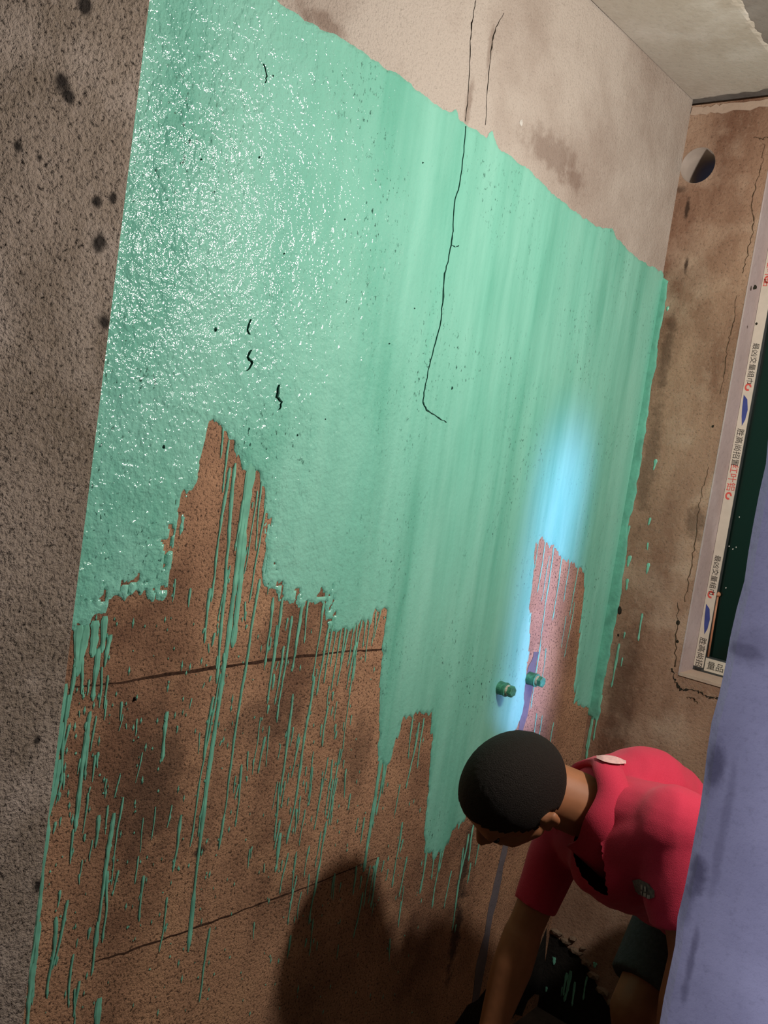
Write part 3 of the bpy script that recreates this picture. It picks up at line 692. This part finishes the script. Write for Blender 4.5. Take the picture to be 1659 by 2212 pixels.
# door jamb: ragged plaster edge
JX = 0.860; prof = []
for k in range(90):
    z = FLOOR+(CEIL-FLOOR)*k/89
    prof.append((JX+0.006*float(fbm(np.array([z*9.]), np.array([1.3]), 88, 3)[0])+0.003*float(vnoise(np.array([z*60.]), np.array([2.2]), 90)[0]), z))
v = []; f = []
for (x, z) in prof:
    v += [(x+0.010, 0.95, z), (x, 0.957, z), (x, 1.07, z), (1.95, 0.95, z), (1.95, 1.07, z)]
for k in range(89):
    a, b = 5*k, 5*k+5
    f += [(a, a+3, b+3, b), (a+1, a, b, b+1), (a+2, a+1, b+1, b+2), (a+4, a+2, b+2, b+4), (a+3, a+4, b+4, b+3)]
f += [(0, 1, 2, 4, 3), tuple(5*89+k for k in (3, 4, 2, 1, 0))]
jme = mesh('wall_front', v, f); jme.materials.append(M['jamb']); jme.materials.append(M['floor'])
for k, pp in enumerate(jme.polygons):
    if k < 445 and k % 5 in (2, 3): pp.material_index = 1  # unseen inner faces, made dark to cut the bulb's bounce
jamb = link('wall_front', jme, None, None, 'bluish grey plastered door jamb in the right foreground', 'wall', kind='structure')

# ------------------------------------------------------------------ water pipe stubs
M['pipe_green'] = flat('painted_pipe', (0.08, 0.33, 0.20), 0.4, 0.5, 0.5, 90)
M['pipe_white'] = flat('white_thread_seal', (0.70, 0.62, 0.50), 0.6, 0.3, 0.25, 120)
def pipe(px, py, label, rot):
    a = onx(px, py); x0 = und1(a[1], a[2])
    e = empty('pipe_stub', (x0, a[1], a[2]), label, 'pipe', 'capped water pipe stubs')
    def cyl(name, profile, seg, mat, r0=0.0):
        bm = bmesh.new(); rings = []
        for (r, x) in profile:
            rings.append([bm.verts.new((x, r*math.cos(2*math.pi*k/seg+r0), r*math.sin(2*math.pi*k/seg+r0))) for k in range(seg)])
        for A, B in zip(rings, rings[1:]):
            for k in range(seg): bm.faces.new((A[k], A[(k+1) % seg], B[(k+1) % seg], B[k]))
        bm.faces.new(rings[0]); bm.faces.new(rings[-1][::-1])
        bmesh.ops.recalc_face_normals(bm, faces=bm.faces)
        return link(name, bmesh_me(name, bm), mat, e)
    cyl('pipe_body', [(0.0165, -0.005), (0.0170, 0.004), (0.0165, 0.018), (0.0175, 0.020), (0.0175, 0.025), (0.0150, 0.0255)], 20, M['pipe_green'])
    cyl('thread_seal', [(0.0125, 0.022), (0.0132, 0.027), (0.0125, 0.032)], 16, M['pipe_white'])
    pl_ = cyl('hex_plug', [(0.0135, 0.031), (0.0145, 0.0325), (0.0145, 0.042), (0.0125, 0.044)], 6, M['pipe_green'], rot)
    return e
pipe(1076, 1484, 'green-splashed capped pipe stub on the coated wall, left of the two', 0.2)
pipe(1141, 1464, 'capped pipe stub on the mortar chase in the blue light, right of the two', 0.7)

# ------------------------------------------------------------------ the worker
def hull_caps(bm, p0, r0, p1, r1, seg=12):
    t = bmesh.new()
    for p, r in ((p0, r0), (p1, r1)):
        rr = (r, r, r) if isinstance(r, (int, float)) else r
        g = bmesh.ops.create_uvsphere(t, u_segments=seg, v_segments=seg//2+2, radius=1)
        for vv in g['verts']: vv.co = Vector((vv.co.x*rr[0], vv.co.y*rr[1], vv.co.z*rr[2]))+Vector(p)
    res = bmesh.ops.convex_hull(t, input=t.verts[:])
    bmesh.ops.delete(t, geom=list({g for g in res['geom_interior'] if isinstance(g, bmesh.types.BMVert)}), context='VERTS')
    tm = bpy.data.meshes.new('t'); t.to_mesh(tm); t.free(); bm.from_mesh(tm); bpy.data.meshes.remove(tm)
def ellipsoid(bm, mat4, rad, seg=20):
    bmesh.ops.create_uvsphere(bm, u_segments=seg, v_segments=seg//2+2, radius=1, matrix=mat4 @ Matrix.Diagonal((rad[0], rad[1], rad[2], 1)))
def remeshed(bm, name, voxel, it, disp=None):
    me = bpy.data.meshes.new('t'); bm.to_mesh(me); bm.free()
    o = bpy.data.objects.new('t', me); col.objects.link(o)
    md = o.modifiers.new('r', 'REMESH'); md.mode = 'VOXEL'; md.voxel_size = voxel
    s = o.modifiers.new('s', 'SMOOTH'); s.factor = 0.5; s.iterations = it
    bpy.context.view_layer.update()
    return evaluated(o, name)

# head frame (forward, left, up) from the pose
fw = Vector((-0.68, 0.73, -0.03)); lf = Vector((0.55, 0.50, -0.67))
fw.normalize(); lf = (lf-fw*lf.dot(fw)).normalized(); upv = fw.cross(lf)
Rm = Matrix([[float(R[i, j]) for j in range(3)] for i in range(3)])
fwW, lfW, upW = Rm @ fw, Rm @ lf, Rm @ upv
HC = P(1108, 1706, 1.72)
HM = Matrix.Identity(4)
for i in range(3):
    HM[i][0] = fwW[i]; HM[i][1] = lfW[i]; HM[i][2] = upW[i]; HM[i][3] = HC[i]
def H(x, y, z): return HM @ Vector((x, y, z))

C7 = P(1285, 1705, 1.78); LS = P(1455, 1790, 1.64); RS = P(1222, 1795, 1.87)
RE = P(1128, 2020, 1.84); RW = P(1060, 2230, 1.80); LE = P(1492, 2080, 1.60); LW = P(1440, 2320, 1.62)
T2 = P(1385, 1725, 1.86); HIP = P(1570, 1900, 2.08); LH = P(1625, 1915, 1.98); RH = P(1520, 1895, 2.18)
RK = P(1372, 2180, 2.02); LK = P(1560, 2240, 1.78)
def foot(k, h):
    a = Vector((k.x*0.45+h.x*0.55+0.02, k.y*0.45+h.y*0.55+0.04, FLOOR+0.09)); return a
RA, LA = foot(RK, RH), foot(LK, LH)
person = empty('person', ((RA.x+LA.x)/2, (RA.y+LA.y)/2, FLOOR), 'crouching person in a red polo shirt bending toward the green wall', 'person')
def child(name, me, mat, smooth=True, label=None, parent=None):
    o = link(name, me, mat, None, label, smooth=smooth)
    par = parent or person
    o.parent = par
    base = person.location
    me.transform(Matrix.Translation(-base))
    return o
bm = bmesh.new()
ellipsoid(bm, HM @ Matrix.Translation((-0.005, 0, 0.012)), (0.099, 0.078, 0.100))      # skull
ellipsoid(bm, HM @ Matrix.Translation((0.040, 0, -0.050)), (0.058, 0.062, 0.070))      # face
hull_caps(bm, H(0.025, 0.045, -0.075), 0.022, H(0.075, 0.012, -0.112), 0.020)           # jaw
hull_caps(bm, H(0.025, -0.045, -0.075), 0.022, H(0.075, -0.012, -0.112), 0.020)
hull_caps(bm, H(0.080, 0, -0.112), 0.020, H(0.085, 0, -0.108), 0.018)
hull_caps(bm, H(0.094, 0, -0.008), 0.009, H(0.112, 0, -0.046), 0.012)                   # nose
hull_caps(bm, H(0.102, 0.012, -0.048), 0.008, H(0.102, -0.012, -0.048), 0.008)
hull_caps(bm, H(0.085, 0.035, 0.012), 0.012, H(0.085, -0.035, 0.012), 0.012)            # brow
hull_caps(bm, H(0.093, 0.018, -0.074), 0.008, H(0.093, -0.018, -0.074), 0.008)          # lips
hull_caps(bm, H(0.093, 0.014, -0.084), 0.008, H(0.093, -0.014, -0.084), 0.008)
for s in (1, -0.88):                                                                     # ears
    hull_caps(bm, H(-0.006, s*0.084, 0.010), 0.013, H(0.002, s*0.080, -0.036), 0.011)
    hull_caps(bm, H(-0.020, s*0.095, 0.010), 0.010, H(-0.016, s*0.092, -0.022), 0.009)
NB = P(1262, 1742, 1.77)
hull_caps(bm, H(-0.030, 0, -0.050), 0.058, NB, 0.060, 16)                                # neck
hull_caps(bm, NB, 0.056, T2, 0.065)
hull_caps(bm, T2, 0.065, HIP, 0.09)
hull_caps(bm, LS, 0.042, P(1330, 1750, 1.80), 0.05); hull_caps(bm, RS, 0.040, P(1330, 1750, 1.80), 0.05)
hull_caps(bm, LH, 0.09, RH, 0.09)
for S_, E_, W_, sgn in ((RS, RE, RW, 1), (LS, LE, LW, -1)):
    hull_caps(bm, S_, 0.040, E_, 0.036); hull_caps(bm, E_, 0.039, (E_*0.65+W_*0.35), 0.041); hull_caps(bm, (E_*0.65+W_*0.35), 0.041, W_, 0.026)
    d = (W_-E_).normalized(); side = d.cross(fwW).normalized(); nrm = side.cross(d)
    palm = W_+d*0.075
    hull_caps(bm, W_+side*0.012, 0.020, palm+side*0.026, 0.014); hull_caps(bm, W_-side*0.012, 0.020, palm-side*0.026, 0.014)
    for k, L in enumerate((0.070, 0.080, 0.074, 0.058)):
        b0_ = palm+side*(0.028-0.0187*k); kn = b0_+d*L*0.5+nrm*0.008; tip = kn+d*L*0.35+nrm*0.028
        hull_caps(bm, b0_, 0.0095, kn, 0.0090, 8); hull_caps(bm, kn, 0.0090, tip, 0.0075, 8)
    th0 = W_+d*0.025+side*0.024*sgn; th1 = th0+d*0.03+side*0.028*sgn+nrm*0.01
    hull_caps(bm, th0, 0.013, th1, 0.010, 8); hull_caps(bm, th1, 0.010, th1+d*0.03+nrm*0.012, 0.008, 8)
for h_, k_, a_ in ((RH, RK, RA), (LH, LK, LA)):
    hull_caps(bm, h_, 0.085, k_, 0.056); hull_caps(bm, k_, 0.056, k_*0.7+a_*0.3, 0.056); hull_caps(bm, k_*0.7+a_*0.3, 0.056, a_, 0.036)
    d = Vector((fwW.x, fwW.y, 0)).normalized()
    hull_caps(bm, Vector((a_.x, a_.y, FLOOR+0.045))-d*0.04, 0.038, Vector((a_.x, a_.y, FLOOR+0.03))+d*0.14, 0.028)
    hull_caps(bm, a_, 0.036, Vector((a_.x, a_.y, FLOOR+0.05)), 0.038)
M['skin'] = flat('tanned_skin', (0.34, 0.135, 0.060), 0.55, 0.4, 0.2, 18)
child('body', remeshed(bm, 'body', 0.0055, 5), M['skin'], True, 'tanned skin of head, neck and arms')
# eyes
M['eye'] = flat('dark_eye', (0.02, 0.015, 0.012), 0.2, 0.5, 0.1)
for s in (1, -1):
    bm = bmesh.new(); ellipsoid(bm, HM @ Matrix.Translation((0.086, s*0.032, -0.008)), (0.008, 0.013, 0.006), 12); child('eye', bmesh_me('eye', bm), M['eye'])
# hair: cropped cap following the hairline
bm = bmesh.new(); bmesh.ops.create_uvsphere(bm, u_segments=72, v_segments=48, radius=1)
kill = []
for vv in bm.verts:
    q = vv.co.copy(); vv.co = Vector((q.x*0.107-0.006, q.y*0.0865, q.z*0.109+0.013))
    x, y, z = vv.co
    line = np.interp(x, [-0.115, -0.06, -0.03, -0.012, 0.02, 0.035, 0.06, 0.085, 0.1], [-0.060, -0.066, -0.030, 0.016, -0.012, 0.016, 0.040, 0.062, 0.068])
    vv.co *= 1+0.006*math.sin(x*400)*math.sin(y*377)*math.sin(z*420)
    if z < line: kill.append(vv)
bmesh.ops.delete(bm, geom=kill, context='VERTS')
ext = bmesh.ops.extrude_edge_only(bm, edges=[e for e in bm.edges if e.is_boundary])
for g in ext['geom']:
    if isinstance(g, bmesh.types.BMVert): g.co *= 0.90
bmesh.ops.transform(bm, verts=bm.verts, matrix=HM)
mth, t, p = nt('cropped_black_hair')
hn = noise(t, coords(t), 420, 3, 0.7)
t.links.new(mix(t, hn, (0.006, 0.004, 0.003), (0.022, 0.014, 0.010)), p.inputs['Base Color']); p.inputs['Roughness'].default_value = 0.7; p.inputs['Specular IOR Level'].default_value = 0.25
t.links.new(bump(t, hn, 0.004, 1.0), p.inputs['Normal'])
child('hair', bmesh_me('hair', bm), mth, True, 'short cropped black hair')

# polo shirt
bm = bmesh.new()
hull_caps(bm, LS, 0.066, P(1300, 1745, 1.80), 0.072, 16); hull_caps(bm, RS, 0.054, P(1300, 1745, 1.80), 0.072, 16)
hull_caps(bm, P(1300, 1735, 1.80), 0.072, T2, 0.104, 16)
hull_caps(bm, T2, 0.104, HIP, 0.125, 16)
CH = P(1335, 1850, 1.74)
hull_caps(bm, CH, 0.092, P(1520, 1930, 1.98), 0.11, 16); hull_caps(bm, CH, 0.088, T2, 0.10, 16)
hull_caps(bm, LS, 0.074, P(1560, 1900, 1.92), 0.11, 16); hull_caps(bm, RS, 0.062, P(1470, 1880, 2.12), 0.10, 16)
hull_caps(bm, CH, 0.076, RS, 0.052, 16); hull_caps(bm, CH, 0.080, LS, 0.070, 16)
def sleeve(S_, E_, f_, r0, r1):
    d = (E_-S_); L = d.length*f_; d.normalize()
    t = bmesh.new(); q = d.to_track_quat('Z', 'Y').to_matrix().to_4x4()
    bmesh.ops.create_cone(t, cap_ends=True, segments=24, radius1=r0, radius2=r1, depth=L, matrix=Matrix.Translation(S_+d*L/2) @ q)
    tm = bpy.data.meshes.new('t'); t.to_mesh(tm); t.free(); bm.from_mesh(tm); bpy.data.meshes.remove(tm)
sleeve(RS, RE, 0.74, 0.056, 0.047); sleeve(LS, LE, 0.72, 0.070, 0.066)
shirt_me = remeshed(bm, 'polo_shirt', 0.006, 6)
# soft folds
nv = len(shirt_me.vertices); co = np.empty(nv*3); shirt_me.vertices.foreach_get('co', co); co = co.reshape(-1, 3)
no = np.empty(nv*3); shirt_me.vertices.foreach_get('normal', no); no = no.reshape(-1, 3)
du = co[:, 0]*0.69+co[:, 1]*0.53-co[:, 2]*0.37; dv = -co[:, 0]*0.25-co[:, 1]*0.29-co[:, 2]*0.86; dw = -co[:, 0]*0.63+co[:, 1]*0.77
co = co+no*(0.010*fbm(du*20+dw*9, dv*8, 51, 2)+0.006*vnoise(du*46, dv*12, 55))[:, None]
shirt_me.vertices.foreach_set('co', co.ravel()); shirt_me.update()
bvh0 = BVHTree.FromPolygons([Vector(q) for q in co], [tuple(pp.vertices) for pp in shirt_me.polygons])
h0 = bvh0.ray_cast(Vector(C), Vector(ray(1264, 1842)).normalized(), 5)[0]
dlong = (P(1310, 1930, 1.70)-P(1240, 1790, 1.74)).normalized()
bm = bmesh.new(); bm.from_mesh(shirt_me); kill = []
for vv in bm.verts:
    d = vv.co-h0; a = d.dot(dlong); b = (d-dlong*a).length
    if (a/0.078)**2+(b/(0.030*(1.1-0.6*(a/0.078))))**2 < 1: kill.append(vv)
bmesh.ops.delete(bm, geom=kill, context='VERTS')
bmesh.ops.smooth_vert(bm, verts=[v_ for v_ in bm.verts if v_.is_boundary], factor=0.5, use_axis_x=True, use_axis_y=True, use_axis_z=True)
bm.to_mesh(shirt_me); bm.free()
nv = len(shirt_me.vertices); co = np.empty(nv*3); shirt_me.vertices.foreach_get('co', co); co = co.reshape(-1, 3)
bvh = BVHTree.FromPolygons([Vector(q) for q in co], [tuple(pp.vertices) for pp in shirt_me.polygons])
mts, t, p = nt('red_cotton')
wv = noise(t, coords(t), 600, 2, 0.5)
t.links.new(mix(t, wv, (0.46, 0.020, 0.050), (0.60, 0.040, 0.085)), p.inputs['Base Color']); p.inputs['Roughness'].default_value = 0.85; p.inputs['Specular IOR Level'].default_value = 0.2
p.inputs['Sheen Weight'].default_value = 0.25; p.inputs['Sheen Tint'].default_value = (1, 0.5, 0.5, 1)
t.links.new(bump(t, wv, 0.001, 0.5), p.inputs['Normal'])
shirt = child('polo_shirt', shirt_me, mts, True, 'red short-sleeved polo shirt')
# print on the back and emblem on the chest, laid on the cloth
def decal(name, cx, cy, pts, mat, label=None, off=0.0025, parent=None, trees=None):
    v = []
    def cast(d):
        hs = [h for h in (b.ray_cast(Vector(C), d, 5) for b in (trees or (bvh,))) if h[0] is not None]
        h = min(hs, key=lambda q: q[3]) if hs else (None, None)
        if h[0] is not None and h[1].dot(d) > 0: h = (h[0], -h[1])
        return h
    for (dx, dy) in pts:
        d = Vector(ray(cx+dx, cy+dy)).normalized()
        hit = cast(d)
        if hit[0] is None: return
        v.append(hit[0]+hit[1]*off)
    n = len(v); c = sum(v, Vector())/n
    d = Vector(ray(cx, cy)).normalized(); hit = cast(d)
    v.append(hit[0]+hit[1]*off)
    me = mesh(name, v, [(k, (k+1) % n, n) for k in range(n)])
    return child(name, me, mat, True, label, parent)
M['print'] = flat('white_print', (0.72, 0.42, 0.40), 0.8, 0.2, 0.2, 150)
M['badge'] = flat('grey_badge', (0.20, 0.17, 0.15), 0.8, 0.2, 0.4, 200)
M['badge_l'] = flat('badge_letters', (0.42, 0.38, 0.34), 0.8, 0.2, 0.3, 200)
badge = decal('chest_badge', 1390, 1920, [(-24, -20), (-8, -22), (12, -12), (26, 4), (26, 18), (14, 22), (-2, 14), (-18, 4)], M['badge'], 'grey oval badge on the chest')
for k in range(4): decal('badge_letter', 1376+k*7, 1908+k*4, [(-2, -6), (2, -5), (2, 6), (-2, 5)], M['badge_l'], off=0.0035, parent=badge)
for k in range(4): decal('badge_letter', 1380+k*8, 1924+k*4, [(-3, -4), (3, -3), (3, 5), (-3, 4)], M['badge_l'], off=0.0035, parent=badge)
# collar: open band round the neck that flares onto the shoulders
ax = (H(-0.03, 0, -0.05)-NB).normalized()
front = (fwW-ax*fwW.dot(ax)).normalized(); sd = ax.cross(front)
bm = bmesh.new(); n = 40; rows = []
for (rr, hh) in ((0.072, -0.02), (0.076, 0.020), (0.083, 0.024), (0.099, -0.014), (0.109, -0.042)):
    row = []
    for k in range(n+1):
        a = math.radians(32)+(2*math.pi-math.radians(64))*k/n
        fr = math.cos(a); tipf = max(0, fr)**2
        rw = rr+0.010*tipf*(1 if rr > 0.085 else 0)
        row.append(bm.verts.new(NB+ax*(hh+(0.022*max(0, -fr) if rr > 0.09 else 0)-0.045*tipf*(1 if rr > 0.085 else 0.2)+0.004*math.sin(a*5))+front*math.cos(a)*rw*1.02+sd*math.sin(a)*rw))
    rows.append(row)
for A, B in zip(rows, rows[1:]):
    for k in range(n): bm.faces.new((A[k], A[k+1], B[k+1], B[k]))
bmesh.ops.recalc_face_normals(bm, faces=bm.faces)
bmesh.ops.solidify(bm, geom=bm.faces[:], thickness=0.003)
bm.normal_update(); collar_bvh = BVHTree.FromBMesh(bm)
child('collar', bmesh_me('collar', bm), mts, True, 'open turned-down red collar', parent=shirt)
gv = []; gf = []; gn = 18
for a in range(gn+1):
    t = a/gn; ww = 8.0*math.sin(math.pi*min(max(t, 0.06), 0.94))**0.5
    for b in range(5):
        x = 1290+62*t; y = 1638+11*t+(b-2)/2*ww
        d = Vector(ray(x, y)).normalized()
        hs = [h for h in (q.ray_cast(Vector(C), d, 5) for q in (bvh, collar_bvh)) if h[0] is not None]
        h = min(hs, key=lambda q: q[3]); nn = h[1] if h[1].dot(d) < 0 else -h[1]
        gv.append(h[0]+nn*0.003-d*0.003)
for a in range(gn):
    for b in range(4): gf.append((a*5+b, a*5+5+b, a*5+6+b, a*5+1+b))
child('back_print', mesh('back_print', gv, gf), M['print'], True, 'white print across the shoulders', shirt)
# shorts
bm = bmesh.new()
hull_caps(bm, LH, 0.118, RH, 0.118, 16)
for h_, k_ in ((RH, RK), (LH, LK)):
    d = k_-h_; L = d.length*0.86; dd = d.normalized()
    bmesh.ops.create_cone(bm, cap_ends=True, segments=24, radius1=0.112, radius2=0.084, depth=L, matrix=Matrix.Translation(h_+dd*L/2) @ dd.to_track_quat('Z', 'Y').to_matrix().to_4x4())
M['shorts'] = flat('grey_shorts', (0.075, 0.085, 0.085), 0.9, 0.2, 0.25, 120, 0.001)
child('shorts', remeshed(bm, 'shorts', 0.007, 4), M['shorts'], True, 'dark grey shorts')
